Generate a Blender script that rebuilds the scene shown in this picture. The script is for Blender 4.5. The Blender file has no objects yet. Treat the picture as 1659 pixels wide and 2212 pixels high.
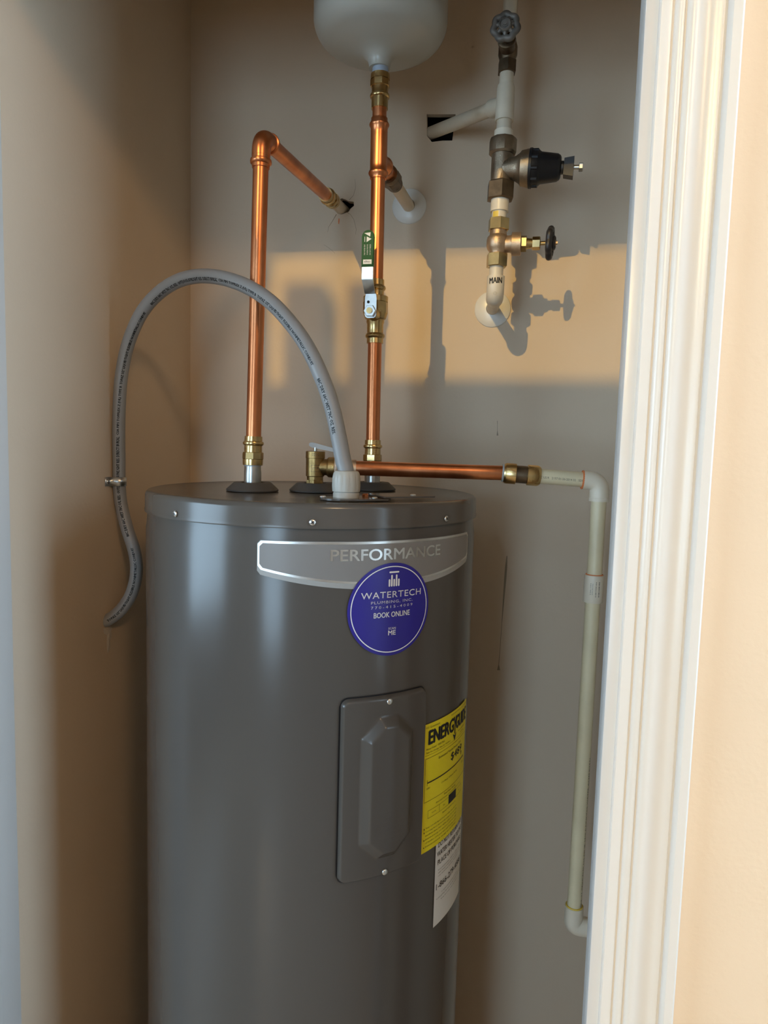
import bpy, bmesh, math, random
from mathutils import Vector, Matrix
random.seed(7)
R = math.radians
sc = bpy.context.scene
COL = sc.collection

# ------------------------------------------------------------------ camera
EYE = 1.6
PITCH, YAW, ROLL, FPX = 0.09436, 0.19, 0.02738, 1520.0
def camera_axes():
    cy, sy, cp, sp = math.cos(YAW), math.sin(YAW), math.cos(PITCH), math.sin(PITCH)
    fwd = Vector((-sy*cp, cy*cp, -sp)); right = Vector((cy, sy, 0)); up = right.cross(fwd)
    c, s = math.cos(ROLL), math.sin(ROLL)
    return right*c + up*s, up*c - right*s, fwd
_r, _u, _f = camera_axes()
cam_d = bpy.data.cameras.new('camera')
cam_d.sensor_fit = 'VERTICAL'; cam_d.sensor_height = 24.0
cam_d.lens = 24.0*FPX/2212.0
cam_d.clip_start = 0.02
cam = bpy.data.objects.new('camera', cam_d); COL.objects.link(cam)
cam.matrix_world = Matrix(((_r.x, _u.x, -_f.x, 0), (_r.y, _u.y, -_f.y, 0), (_r.z, _u.z, -_f.z, EYE), (0, 0, 0, 1)))
sc.camera = cam

# ------------------------------------------------------------------ world, sun, window portals, exposure
SKY = (0.54, 0.78, 1.0); SKY_STRENGTH = 11.0
world = bpy.data.worlds.new('sky'); sc.world = world; world.use_nodes = True
bg = world.node_tree.nodes['Background']
bg.inputs['Color'].default_value = (*SKY, 1); bg.inputs['Strength'].default_value = SKY_STRENGTH
SUN_AZ, SUN_EL = R(14.0), R(21.0)          # the sun stands behind the viewer's left shoulder
sun_d = bpy.data.lights.new('sun', 'SUN'); sun_d.energy = 1.5; sun_d.angle = R(0.45); sun_d.color = (1.0, 0.65, 0.16)
sun = bpy.data.objects.new('sun', sun_d); COL.objects.link(sun)
sd = Vector((math.sin(SUN_AZ)*math.cos(SUN_EL), math.cos(SUN_AZ)*math.cos(SUN_EL), -math.sin(SUN_EL)))
sun.rotation_euler = sd.to_track_quat('-Z', 'Y').to_euler(); sun.location = (-1.5, -6, 4)
REAR_Y = -3.0
REAR_OPENINGS = [(-1.35, -0.42, 0.70, 2.10), (-1.389, -0.90, 3.455, 3.74), (-1.62, -1.389, 3.64, 3.74), (-1.62, -1.562, 3.44, 3.64), (-1.482, -1.432, 3.45, 3.64), (-0.865, -0.60, 2.40, 3.65)]  # first is a window; the rest are openings added to shape sun patches
SIDE_X = 1.3
SIDE_WINDOWS = [(0.02, 0.60, 0.95, 2.7)]   # y0, y1, z0, z1
FAR_X = -3.4
FAR_WINDOWS = [(-2.7, -0.3, 0.9, 2.6)]
def portal(loc, direction, w, h):
    d = bpy.data.lights.new('window_portal', 'AREA'); d.shape = 'RECTANGLE'; d.size = w; d.size_y = h
    d.cycles.is_portal = True
    o = bpy.data.objects.new('window_portal', d); COL.objects.link(o)
    o.location = loc; o.rotation_euler = Vector(direction).to_track_quat('-Z', 'Z').to_euler()
for x0, x1, z0, z1 in REAR_OPENINGS[:1]: portal(((x0+x1)/2, REAR_Y-.06, (z0+z1)/2), (0, 1, 0), x1-x0, z1-z0)
for y0, y1, z0, z1 in SIDE_WINDOWS: portal((SIDE_X+.06, (y0+y1)/2, (z0+z1)/2), (-1, 0, 0), y1-y0, z1-z0)
for y0, y1, z0, z1 in FAR_WINDOWS: portal((FAR_X-.06, (y0+y1)/2, (z0+z1)/2), (1, 0, 0), y1-y0, z1-z0)
fill_d = bpy.data.lights.new('warm_fill', 'POINT'); fill_d.energy = 46; fill_d.shadow_soft_size = .16; fill_d.color = (1.0, .66, .34)   # added for warm fill: lamp without a fixture, right of the viewer
fill_light = bpy.data.objects.new('warm_fill', fill_d); COL.objects.link(fill_light); fill_light.location = (1.0, -1.2, 3.0)
cy_ = sc.cycles
cy_.max_bounces = 7; cy_.diffuse_bounces = 4; cy_.glossy_bounces = 3; cy_.transmission_bounces = 2; cy_.caustics_reflective = False; cy_.caustics_refractive = False
cy_.adaptive_threshold = 0.08
vs = sc.view_settings
vs.view_transform = 'Standard'; vs.look = 'None'; vs.gamma = 1.0; vs.use_curve_mapping = False
vs.exposure = 0.0

# ------------------------------------------------------------------ materials
def mat(name, col, rough=.5, metal=0.0, var=0.0, var_scale=20.0, bump=0.0, bump_scale=200.0, coat=0.0, stretch=None, col2=None, spec=None, rough_var=0.0):
    m = bpy.data.materials.new(name); m.use_nodes = True
    nt = m.node_tree; b = nt.nodes['Principled BSDF']
    b.inputs['Base Color'].default_value = (*col, 1); b.inputs['Roughness'].default_value = rough; b.inputs['Metallic'].default_value = metal
    if spec is not None: b.inputs['Specular IOR Level'].default_value = spec
    if coat: b.inputs['Coat Weight'].default_value = coat; b.inputs['Coat Roughness'].default_value = .06
    if var or bump or rough_var:
        tc = nt.nodes.new('ShaderNodeTexCoord'); mp = nt.nodes.new('ShaderNodeMapping')
        nt.links.new(tc.outputs['Object'], mp.inputs['Vector'])
        if stretch: mp.inputs['Scale'].default_value = stretch
    if var or rough_var:
        n = nt.nodes.new('ShaderNodeTexNoise'); n.inputs['Scale'].default_value = var_scale; n.inputs['Detail'].default_value = 5
        nt.links.new(mp.outputs['Vector'], n.inputs['Vector'])
        if var:
            rmp = nt.nodes.new('ShaderNodeValToRGB')
            c2 = col2 or tuple(max(0, c*(1-var)) for c in col)
            rmp.color_ramp.elements[0].position = .35; rmp.color_ramp.elements[1].position = .68
            rmp.color_ramp.elements[0].color = (*c2, 1); rmp.color_ramp.elements[1].color = (*col, 1)
            nt.links.new(n.outputs['Fac'], rmp.inputs['Fac']); nt.links.new(rmp.outputs['Color'], b.inputs['Base Color'])
        if rough_var:
            mr = nt.nodes.new('ShaderNodeMapRange')
            mr.inputs['To Min'].default_value = rough; mr.inputs['To Max'].default_value = rough+rough_var
            nt.links.new(n.outputs['Fac'], mr.inputs['Value']); nt.links.new(mr.outputs['Result'], b.inputs['Roughness'])
    if bump:
        n2 = nt.nodes.new('ShaderNodeTexNoise'); n2.inputs['Scale'].default_value = bump_scale; n2.inputs['Detail'].default_value = 3
        bp = nt.nodes.new('ShaderNodeBump'); bp.inputs['Strength'].default_value = bump; bp.inputs['Distance'].default_value = .001
        nt.links.new(mp.outputs['Vector'], n2.inputs['Vector']); nt.links.new(n2.outputs['Fac'], bp.inputs['Height'])
        nt.links.new(bp.outputs['Normal'], b.inputs['Normal'])
    return m
M = dict(
    wall=mat('beige_wall_paint', (.69, .55, .41), .6, var=.05, var_scale=3, bump=.25, bump_scale=160, spec=.35),
    room=mat('tan_room_paint', (.30, .235, .17), .7),
    ceiling=mat('ceiling_paint', (.72, .69, .63), .8),
    trim=mat('white_trim_enamel', (.66, .64, .62), .28, bump=.08, bump_scale=60),
    floor=mat('wood_floor', (.55, .41, .28), .35, var=.3, var_scale=4, stretch=(1, 8, 1)),
    frame=mat('window_frame_white', (.8, .8, .8), .4),
    tank=mat('grey_tank_enamel', (.084, .074, .065), .2, spec=.42, bump=.06, bump_scale=9),
    lid=mat('grey_lid_enamel', (.096, .083, .071), .2, spec=.42),
    grommet=mat('dark_grey_plastic', (.085, .076, .068), .6),
    dark=mat('dark_cavity', (.02, .018, .016), .9),
    copper=mat('copper', (.76, .31, .14), .25, 1, var=.5, var_scale=26, stretch=(1, 1, .35), col2=(.54, .19, .08), rough_var=.15),
    brass=mat('brass', (.72, .52, .24), .2, 1, var=.3, var_scale=40, rough_var=.12),
    oldbrass=mat('old_brass', (.46, .30, .12), .38, 1, var=.4, var_scale=60, bump=.3, bump_scale=500),
    bronze=mat('cast_bronze', (.40, .32, .23), .45, 1, var=.35, var_scale=50, bump=.4, bump_scale=600),
    darkbronze=mat('tarnished_bronze', (.19, .135, .085), .42, .9, var=.4, var_scale=60),
    pinkbrass=mat('reddish_cast_brass', (.66, .47, .31), .42, .85, var=.3, var_scale=50, bump=.35, bump_scale=600),
    steel=mat('zinc_steel', (.62, .63, .62), .24, 1, var=.2, var_scale=60, rough_var=.15),
    screw=mat('zinc_screw', (.75, .74, .71), .3, 1),
    lever=mat('pale_zinc_lever', (.66, .65, .63), .45, .25),
    bluetape=mat('pale_blue_sealant', (.40, .46, .56), .5, .3),
    conduit=mat('grey_conduit_jacket', (.27, .265, .26), .42),
    fitting=mat('beige_grey_nylon', (.46, .43, .37), .4),
    cpvc=mat('cream_cpvc', (.80, .68, .45), .35, var=.12, var_scale=14),
    cpvcold=mat('aged_cream_cpvc', (.66, .57, .44), .45, var=.15, var_scale=18),
    cpvcpale=mat('pale_cpvc_fitting', (.76, .66, .52), .35),
    primer=mat('orange_primer', (.72, .20, .06), .5),
    yellowglue=mat('yellow_cement', (.80, .55, .08), .4),
    whiteplastic=mat('white_plastic', (.80, .77, .72), .3),
    exp=mat('offwhite_tank_enamel', (.42, .405, .36), .3, coat=.15),
    black=mat('black_plastic', (.010, .010, .012), .4, spec=.3),
    blackmetal=mat('black_painted_metal', (.022, .018, .017), .45),
    greywheel=mat('dusty_grey_wheel', (.20, .18, .16), .55, .4, var=.4, var_scale=60),
    green=mat('green_vinyl_grip', (.02, .085, .028), .55, spec=.2),
    white=mat('white_print', (.85, .85, .84), .5),
    ink=mat('black_ink', (.012, .012, .012), .5),
    brownink=mat('brown_grey_ink', (.12, .10, .07), .5),
    blue=mat('blue_vinyl_sticker', (.026, .018, .26), .35),
    yellow=mat('yellow_label_paper', (.80, .68, .012), .5),
    paper=mat('white_label_paper', (.72, .71, .69), .6),
    badge=mat('grey_badge_film', (.22, .205, .195), .35),
    badgerim=mat('pale_badge_film', (.34, .335, .32), .35),
    silver=mat('silver_foil', (.86, .84, .81), .32, 1),
    stain=mat('wall_stain', (.30, .24, .17), .7),
    crack=mat('brown_crack_line', (.26, .17, .10), .8),  # dark brown of the thin plaster cracks
    plaster=mat('chipped_plaster', (.66, .58, .50), .9, bump=.6, bump_scale=120),
)

# ------------------------------------------------------------------ mesh helpers
def finish(name, bm, m, parent=None, root=None, smooth=True, angle=34):
    bmesh.ops.recalc_face_normals(bm, faces=bm.faces)
    me = bpy.data.meshes.new(name); bm.to_mesh(me); bm.free()
    if m: me.materials.append(M[m])
    if smooth:
        me.polygons.foreach_set('use_smooth', [True]*len(me.polygons))
        me.set_sharp_from_angle(angle=R(angle))
    return link(name, me, parent)
def link(name, me, parent=None, matrix=None):
    o = bpy.data.objects.new(name, me); COL.objects.link(o)
    mw = matrix or Matrix()
    if parent is not None:
        o.parent = parent
        o.matrix_basis = world_of(parent).inverted() @ mw
    else:
        o.matrix_basis = mw
    return o
def world_of(o):
    m = o.matrix_basis.copy()
    while o.parent is not None:
        o = o.parent; m = o.matrix_basis @ m
    return m
def thing(name, label, cat, loc, group=None):
    o = bpy.data.objects.new(name, None); COL.objects.link(o); o.location = loc
    o.empty_display_size = .03
    o.matrix_basis = Matrix.Translation(loc)
    tag(o, label, cat, group); return o
def tag(o, label, cat, group=None):
    o['label'] = label; o['category'] = cat
    if group: o['group'] = group
    return o
def struct(name, bm, m, smooth=False, label=None, cat=None):
    o = finish(name, bm, m, smooth=smooth); o['kind'] = 'structure'
    if label: o['label'] = label
    if cat: o['category'] = cat
    return o
def box(bm, x0, x1, y0, y1, z0, z1, bev=0):
    vs_ = [bm.verts.new((x, y, z)) for x in (x0, x1) for y in (y0, y1) for z in (z0, z1)]
    fs = []
    for q in ((0, 1, 3, 2), (4, 6, 7, 5), (0, 4, 5, 1), (2, 3, 7, 6), (0, 2, 6, 4), (1, 5, 7, 3)):
        fs.append(bm.faces.new([vs_[i] for i in q]))
    if bev:
        es = {e for f in fs for e in f.edges}
        bmesh.ops.bevel(bm, geom=list(es), offset=bev, segments=2, affect='EDGES', profile=.5)
def frame_of(d, ref=None):
    d = Vector(d).normalized()
    a = Vector(ref) if ref is not None else (Vector((0, 0, 1)) if abs(d.z) < .9 else Vector((0, -1, 0)))
    u = (a - d*a.dot(d)).normalized(); v = d.cross(u)
    return d, u, v
def lathe(bm, A, d, prof, n=32, ref=None, rot=0.0, cap=True):
    """revolve (t along d, radius) pairs around the axis through A"""
    A = Vector(A); d, u, v = frame_of(d, ref)
    rings = []
    for t, r in prof:
        c = A + d*t
        if r <= 1e-6: rings.append([bm.verts.new(c)])
        else: rings.append([bm.verts.new(c + (u*math.cos(2*math.pi*k/n+rot) + v*math.sin(2*math.pi*k/n+rot))*r) for k in range(n)])
    for a, b in zip(rings, rings[1:]):
        for k in range(n):
            k2 = (k+1) % n
            if len(a) == 1 and len(b) == 1: continue
            if len(a) == 1: bm.faces.new((a[0], b[k2], b[k]))
            elif len(b) == 1: bm.faces.new((a[k], a[k2], b[0]))
            else: bm.faces.new((a[k], a[k2], b[k2], b[k]))
    if cap:
        if len(rings[0]) > 1: bm.faces.new(rings[0][::-1])
        if len(rings[-1]) > 1: bm.faces.new(rings[-1])
def sweep(bm, pts, r, n=16, cap=True, closed=False, flat=1.0):
    pts = [Vector(p) for p in pts]; N = len(pts)
    rr = r if isinstance(r, (list, tuple)) else [r]*N
    tans = []
    for i in range(N):
        if closed: t = pts[(i+1) % N]-pts[i-1]
        else: t = pts[min(i+1, N-1)]-pts[max(i-1, 0)]
        tans.append(t.normalized())
    _, u, v = frame_of(tans[0])
    rings = []
    for i in range(N):
        if i:
            q = tans[i-1].rotation_difference(tans[i]); u = q @ u
            u = (u - tans[i]*u.dot(tans[i])).normalized()
        v = tans[i].cross(u)
        rings.append([bm.verts.new(pts[i] + (u*math.cos(2*math.pi*k/n) + v*math.sin(2*math.pi*k/n)*flat)*rr[i]) for k in range(n)])
    for i in range(N if closed else N-1):
        a, b = rings[i], rings[(i+1) % N]
        for k in range(n): bm.faces.new((a[k], a[(k+1) % n], b[(k+1) % n], b[k]))
    if cap and not closed: bm.faces.new(rings[0][::-1]); bm.faces.new(rings[-1])
def spline(ctrl, per=10):
    P = [Vector(c) for c in ctrl]; P = [P[0]*2-P[1]] + P + [P[-1]*2-P[-2]]
    out = []
    for i in range(1, len(P)-2):
        p0, p1, p2, p3 = P[i-1:i+3]
        for k in range(per):
            t = k/per
            out.append(.5*((2*p1) + (p2-p0)*t + (2*p0-5*p1+4*p2-p3)*t*t + (3*p1-p0-3*p2+p3)*t**3))
    out.append(P[-2]); return out
def bend(A, C, B, rad, n=8):
    """points of a round bend at corner C between A and B"""
    A, C, B = Vector(A), Vector(C), Vector(B); a = (A-C).normalized(); b = (B-C).normalized()
    p0 = C+a*rad; p1 = C+b*rad
    return [(p0*(1-t)**2 + C*2*t*(1-t)*1.0 + p1*t*t) for t in [k/n for k in range(n+1)]]
def ribbon(bm, pts, w, up):
    """a thin flat line of width w through pts, up = surface normal"""
    pts = [Vector(p) for p in pts]; up = Vector(up); prev = None
    for i, p in enumerate(pts):
        t = (pts[min(i+1, len(pts)-1)]-pts[max(i-1, 0)]).normalized(); s = t.cross(up).normalized()
        ww = w[i] if isinstance(w, (list, tuple)) else w
        cur = (bm.verts.new(p+s*ww/2), bm.verts.new(p-s*ww/2))
        if prev: bm.faces.new((prev[0], prev[1], cur[1], cur[0]))
        prev = cur

# text as a flat mesh: list of 2D points and faces
_tc = {}
def text2d(s, w=None, h=None, bold=0.0, res=3, spacing=1.0):
    key = (s, bold, res, spacing)
    if key not in _tc:
        cu = bpy.data.curves.new('t', 'FONT'); cu.body = s; cu.size = 1; cu.resolution_u = res; cu.offset = bold
        cu.fill_mode = 'FRONT'; cu.space_character = spacing
        ob = bpy.data.objects.new('t', cu); COL.objects.link(ob)
        dg = bpy.context.evaluated_depsgraph_get(); me = bpy.data.meshes.new_from_object(ob.evaluated_get(dg))
        V = [(v.co.x, v.co.y) for v in me.vertices]; Fc = [tuple(p.vertices) for p in me.polygons]
        bpy.data.objects.remove(ob); bpy.data.curves.remove(cu); bpy.data.meshes.remove(me)
        x0 = min(v[0] for v in V); x1 = max(v[0] for v in V); y0 = min(v[1] for v in V); y1 = max(v[1] for v in V)
        _tc[key] = ([(a-(x0+x1)/2, b-(y0+y1)/2) for a, b in V], Fc, x1-x0, y1-y0)
    V, Fc, W, H = _tc[key]
    sy = h/H if h else (w/W)
    sx = w/W if w else sy
    return [(a*sx, b*sy) for a, b in V], Fc
class Flat:
    """collects flat 2D shapes (text, bars, outlines) and maps them onto a surface as ONE mesh"""
    def __init__(s): s.v, s.f = [], []
    def add(s, V, Fc, dx=0, dy=0, rot=0):
        o = len(s.v); c, n = math.cos(rot), math.sin(rot)
        s.v += [(a*c-b*n+dx, a*n+b*c+dy) for a, b in V]; s.f += [tuple(i+o for i in q) for q in Fc]; return s
    def text(s, t, dx, dy, w=None, h=None, bold=0.0, res=3, rot=0, spacing=1.0, left=False):
        V, Fc = text2d(t, w, h, 0.0, res, spacing)
        if bold:
            H = max(b for a, b in V)-min(b for a, b in V); q = bold*H*1.6
            V2, F2 = [], []
            for ox, oy in ((-q, 0), (q, 0), (0, q*.6), (0, -q*.6)):
                o = len(V2); V2 += [(a+ox, b+oy) for a, b in V]; F2 += [tuple(i+o for i in f) for f in Fc]
            V, Fc = V2, F2
        if left: dx = dx - min(a for a, b in V)
        return s.add(V, Fc, dx, dy, rot)
    def rect(s, x0, x1, y0, y1, n=1):
        V, Fc = [], []
        for k in range(n+1):
            x = x0+(x1-x0)*k/n; V += [(x, y0), (x, y1)]
            if k: Fc.append((2*k-2, 2*k, 2*k+1, 2*k-1))
        return s.add(V, Fc)
    def frame(s, x0, x1, y0, y1, t, n=10):
        return s.rect(x0, x1, y1-t, y1, n).rect(x0, x1, y0, y0+t, n).rect(x0, x0+t, y0, y1).rect(x1-t, x1, y0, y1)
    def disc(s, cx, cy, r, n=16):
        return s.add([(cx+r*math.cos(2*math.pi*k/n), cy+r*math.sin(2*math.pi*k/n)) for k in range(n)], [tuple(range(n))])
    def ring(s, cx, cy, r0, r1, n=96):
        V = []
        for k in range(n): a = 2*math.pi*k/n; V += [(cx+r0*math.cos(a), cy+r0*math.sin(a)), (cx+r1*math.cos(a), cy+r1*math.sin(a))]
        return s.add(V, [(2*k, 2*k+1, (2*k+3) % (2*n), (2*k+2) % (2*n)) for k in range(n)])
    def capsule(s, x0, x1, y0, y1):
        r = min(x1-x0, y1-y0)/2
        if x1-x0 > y1-y0: s.rect(x0+r, x1-r, y0, y1, 4).disc(x0+r, (y0+y1)/2, r).disc(x1-r, (y0+y1)/2, r)
        else: s.rect(x0, x1, y0+r, y1-r).disc((x0+x1)/2, y0+r, r).disc((x0+x1)/2, y1-r, r)
        return s
    def build(s, name, fmap, m, parent):
        me = bpy.data.meshes.new(name); me.from_pydata([fmap(a, b) for a, b in s.v], [], s.f); me.materials.append(M[m])
        return link(name, me, parent)

# ------------------------------------------------------------------ setting: closet and the room it opens to
BACK, LEFT, RIGHT = 1.36, -0.674, 0.30
DW0, DW1 = 0.72, 0.83                    # the door wall, room side and closet side
JL, JR = -0.672, 0.0935                   # faces of the two door jambs
HEAD = 2.225
CEIL, ROOMH = 2.46, 4.0
RX0, RX1 = FAR_X, SIDE_X

# back wall: one sheet of drywall with two openings cut into it
bm = bmesh.new()
def loop(pts):
    vs_ = [bm.verts.new(p) for p in pts]
    return [bm.edges.new((vs_[i], vs_[(i+1) % len(vs_)])) for i in range(len(vs_))]
es = loop([(LEFT-.1, BACK, 0), (RIGHT+.1, BACK, 0), (RIGHT+.1, BACK, CEIL+.1), (LEFT-.1, BACK, CEIL+.1)])
sq = [(-.2012, 2.2155), (-.180, 2.2140), (-.1475, 2.2125), (-.1490, 2.195), (-.1520, 2.1660), (-.170, 2.1668), (-.1900, 2.1655), (-.1995, 2.1770), (-.2002, 2.195)]
es += loop([(x, BACK, z) for x, z in sq])
hh = []
for k in range(14):
    a = 2*math.pi*k/14; r = .0165*(1+.18*math.sin(3*a+1)+.12*math.sin(5*a))
    hh.append((-.3565+r*math.cos(a)*1.05, 2.0560+r*math.sin(a)*.85))
es += loop([(x, BACK, z) for x, z in hh])
bmesh.ops.triangle_fill(bm, edges=es, use_beauty=True)
g = bmesh.ops.extrude_face_region(bm, geom=list(bm.faces))
for v in [q for q in g['geom'] if isinstance(q, bmesh.types.BMVert)]: v.co.y += .0127
wall_back = struct('wall_back', bm, 'wall', label='beige closet back wall with two holes cut for pipes', cat='wall')
bm = bmesh.new(); box(bm, LEFT-.1, RIGHT+.1, BACK+.10, BACK+.14, 0, CEIL+.1)  # near-black panels added to close the cavity against sky light
finish('cavity_backing', bm, 'dark', wall_back, smooth=False)
for x0, x1 in ((LEFT-.1, LEFT-.09), (RIGHT+.09, RIGHT+.1)):
    bm = bmesh.new(); box(bm, x0, x1, BACK+.0127, BACK+.10, 0, CEIL+.1); finish('cavity_side', bm, 'dark', wall_back, smooth=False)
bm = bmesh.new(); box(bm, LEFT-.1, RIGHT+.1, BACK+.0127, BACK+.10, CEIL+.09, CEIL+.1); finish('cavity_top', bm, 'dark', wall_back, smooth=False)

bm = bmesh.new(); box(bm, LEFT-.10, LEFT, DW1, BACK, 0, CEIL)
wall_left = struct('wall_left', bm, 'wall', label='beige side wall of the closet behind the grey conduit', cat='wall')
bm = bmesh.new(); box(bm, RIGHT, RIGHT+.1, DW1, BACK, 0, CEIL); struct('wall_right', bm, 'wall')
bm = bmesh.new(); box(bm, LEFT-.1, RIGHT+.1, DW1, BACK+.14, CEIL, CEIL+.1); struct('ceiling', bm, 'wall')
bm = bmesh.new(); box(bm, RX0, RX1, REAR_Y, BACK+.2, -.1, 0); struct('floor', bm, 'floor')
bm = bmesh.new()
box(bm, RX0, JL-.02, DW0, DW1, 0, ROOMH); box(bm, JR+.02, RX1, DW0, DW1, 0, ROOMH); box(bm, JL-.02, JR+.02, DW0, DW1, HEAD+.02, ROOMH)
struct('wall_front', bm, 'wall', label='warm beige wall beside the white door casing', cat='wall')
def wall_cells(bm, a0, a1, b0, b1, holes, put):
    A = sorted({a0, a1, *[h[0] for h in holes], *[h[1] for h in holes]}); B = sorted({b0, b1, *[h[2] for h in holes], *[h[3] for h in holes]})
    for i in range(len(A)-1):
        for j in range(len(B)-1):
            ca, cb = (A[i]+A[i+1])/2, (B[j]+B[j+1])/2
            if any(h[0] < ca < h[1] and h[2] < cb < h[3] for h in holes): continue
            put(A[i], A[i+1], B[j], B[j+1])
bm = bmesh.new(); wall_cells(bm, RX0, RX1, 0, ROOMH, REAR_OPENINGS, lambda a, b, c, d: box(bm, a, b, REAR_Y-.12, REAR_Y, c, d)); struct('wall_rear', bm, 'room')
bm = bmesh.new(); wall_cells(bm, REAR_Y, DW1, 0, ROOMH, SIDE_WINDOWS, lambda a, b, c, d: box(bm, SIDE_X, SIDE_X+.12, a, b, c, d)); struct('wall_side', bm, 'room')
bm = bmesh.new(); wall_cells(bm, REAR_Y-.12, DW1, 0, ROOMH, FAR_WINDOWS, lambda a, b, c, d: box(bm, RX0-.12, RX0, a, b, c, d)); struct('wall_far', bm, 'room')
bm = bmesh.new(); box(bm, RX0-.12, RX1+.12, REAR_Y-.12, DW1, ROOMH, ROOMH+.1); struct('ceiling_room', bm, 'room')
for i, (x0, x1, z0, z1) in enumerate(REAR_OPENINGS[:1]):
    bm = bmesh.new(); t = .035
    box(bm, x0, x0+t, REAR_Y-.09, REAR_Y-.03, z0, z1); box(bm, x1-t, x1, REAR_Y-.09, REAR_Y-.03, z0, z1)
    box(bm, x0+t, x1-t, REAR_Y-.09, REAR_Y-.03, z0, z0+.001); box(bm, x0+t, x1-t, REAR_Y-.09, REAR_Y-.03, z1-t, z1)
    struct('window_%d' % (i+1), bm, 'frame')

# jambs and casing
bm = bmesh.new(); box(bm, JR, JR+.018, DW0-.002, DW0+.034, 0, HEAD, bev=.0012)
struct('trim_1', bm, 'trim', smooth=True, label='narrow white door jamb edge beside the moulded casing', cat='door jamb')
bm = bmesh.new(); box(bm, JL-.02, JL, DW0-.002, DW1, 0, HEAD, bev=.0012); box(bm, JL, JL+.010, DW0+.028, DW0+.062, 0, HEAD, bev=.0015)
struct('trim_2', bm, 'trim', smooth=True, label='white door jamb at the closet opening by the left wall', cat='door jamb')
bm = bmesh.new(); box(bm, JL-.02, JR+.02, DW0-.002, DW1, HEAD, HEAD+.02); struct('trim_3', bm, 'trim')
PROF = [(0, 0), (0, .0085), (.0015, .0100), (.010, .0108), (.0122, .0103), (.0128, .0088), (.0146, .0088), (.0155, .0104), (.0185, .0124), (.0215, .0130), (.0240, .0124),
        (.0250, .0108), (.0265, .0108), (.0275, .0128), (.031, .0150), (.035, .0156), (.039, .0146), (.044, .0128), (.050, .0121), (.056, .0130), (.0605, .0148),
        (.0620, .0146), (.0628, .0128), (.0650, .0128), (.0662, .0185), (.0685, .0212), (.0770, .0220), (.0790, .0205), (.0790, 0)]
def casing(name, x0, sgn, label=None):
    bm = bmesh.new(); rings = []
    for z in (0, HEAD+.09):
        rings.append([bm.verts.new((x0+sgn*u*.875, DW0-.0005-d, z)) for u, d in PROF])
    n = len(PROF)
    for k in range(n): bm.faces.new((rings[0][k], rings[0][(k+1) % n], rings[1][(k+1) % n], rings[1][k]))
    bm.faces.new(rings[0]); bm.faces.new(rings[1][::-1])
    o = struct(name, bm, 'trim', smooth=True, label=label, cat='door casing' if label else None)
    return o
casing('trim_4', JR+.0115, 1, 'white moulded door casing with grooves beside the closet opening')
casing('trim_5', JL-.0115, -1)
bm = bmesh.new(); box(bm, JL-.10, JR+.10, DW0-.018, DW0-.0005, HEAD+.008, HEAD+.09); struct('trim_6', bm, 'trim')

# ------------------------------------------------------------------ water heater
TX, TY, TR = -0.3079, 1.0340, 0.245
TOP, SEAM = 1.5294, 1.4998
FRONT = 39.4
fdir = Vector((math.sin(R(FRONT)), -math.cos(R(FRONT)), 0)); sdir = Vector((math.cos(R(FRONT)), math.sin(R(FRONT)), 0))
def on_tank(a0, z0, lift):
    """surface map: arc length u to the right of angle a0 (0 = straight out of the closet), height v above z0"""
    def fm(u, v):
        a = R(a0)+u/TR; r = TR+lift
        return (TX+r*math.sin(a), TY-r*math.cos(a), z0+v)
    return fm
def tank_mat(a, z, lift=0):
    a = R(a); n = Vector((math.sin(a), -math.cos(a), 0)); s = Vector((math.cos(a), math.sin(a), 0)); p = Vector((TX, TY, z))+n*(TR+lift)
    return Matrix(((s.x, 0, n.x, p.x), (s.y, 0, n.y, p.y), (0, 1, 0, p.z), (0, 0, 0, 1)))
heater = thing('water_heater', 'tall dark grey electric water heater with a silver badge and stickers', 'water heater', (TX, TY, 0))
AX = Vector((TX, TY, 0))
bm = bmesh.new()
lathe(bm, AX, (0, 0, 1), [(.03, TR-.004), (.034, TR-.0005), (.04, TR-.0005), (.9, TR-.0005), (1.475, TR-.0005), (1.482, TR-.0015), (SEAM+.004, TR-.003)], 128)
jacket = finish('jacket', bm, 'tank', heater, angle=50)
bm = bmesh.new(); lathe(bm, AX, (0, 0, 1), [(0, TR-.01), (.03, TR-.01)], 96); finish('base_ring', bm, 'black', heater)
bm = bmesh.new()
lathe(bm, AX, (0, 0, 1), [(SEAM-.0008, TR-.0025), (SEAM-.0008, TR+.0012), (SEAM+.002, TR+.0016), (SEAM+.004, TR+.0008), (TOP-.007, TR+.0005), (TOP-.0035, TR-.0006), (TOP-.001, TR-.003), (TOP, TR-.007), (TOP-.0008, TR-.010), (TOP-.0012, .15), (TOP-.0012, 0)], 128)
lid = finish('lid', bm, 'lid', heater, angle=50)
# pan-head screw with a cross recess, facing +Z locally
def screw_mesh(name, r, h):
    bm = bmesh.new()
    lathe(bm, (0, 0, -.002), (0, 0, 1), [(0, r*.5), (.002, r*.5), (.002, r), (.002+h*.5, r*.96), (.002+h*.85, r*.75), (.002+h, r*.35), (.002+h, 0)], 20)
    me = bpy.data.meshes.new(name); bmesh.ops.recalc_face_normals(bm, faces=bm.faces)
    bm.to_mesh(me); bm.free(); me.materials.append(M['screw'])
    me.polygons.foreach_set('use_smooth', [True]*len(me.polygons))
    return me
def cross_mesh(name, r, h):
    bm = bmesh.new(); w = r*.16
    box(bm, -r*.55, r*.55, -w, w, h*.6, h*1.03); box(bm, -w, w, -r*.55, -w, h*.6, h*1.03); box(bm, -w, w, w, r*.55, h*.6, h*1.03)
    me = bpy.data.meshes.new(name); bm.to_mesh(me); bm.free(); me.materials.append(M['blackmetal']); return me
SCREW, CROSS = screw_mesh('screw', .0042, .0022), cross_mesh('screw_recess', .0042, .0022)
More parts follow.
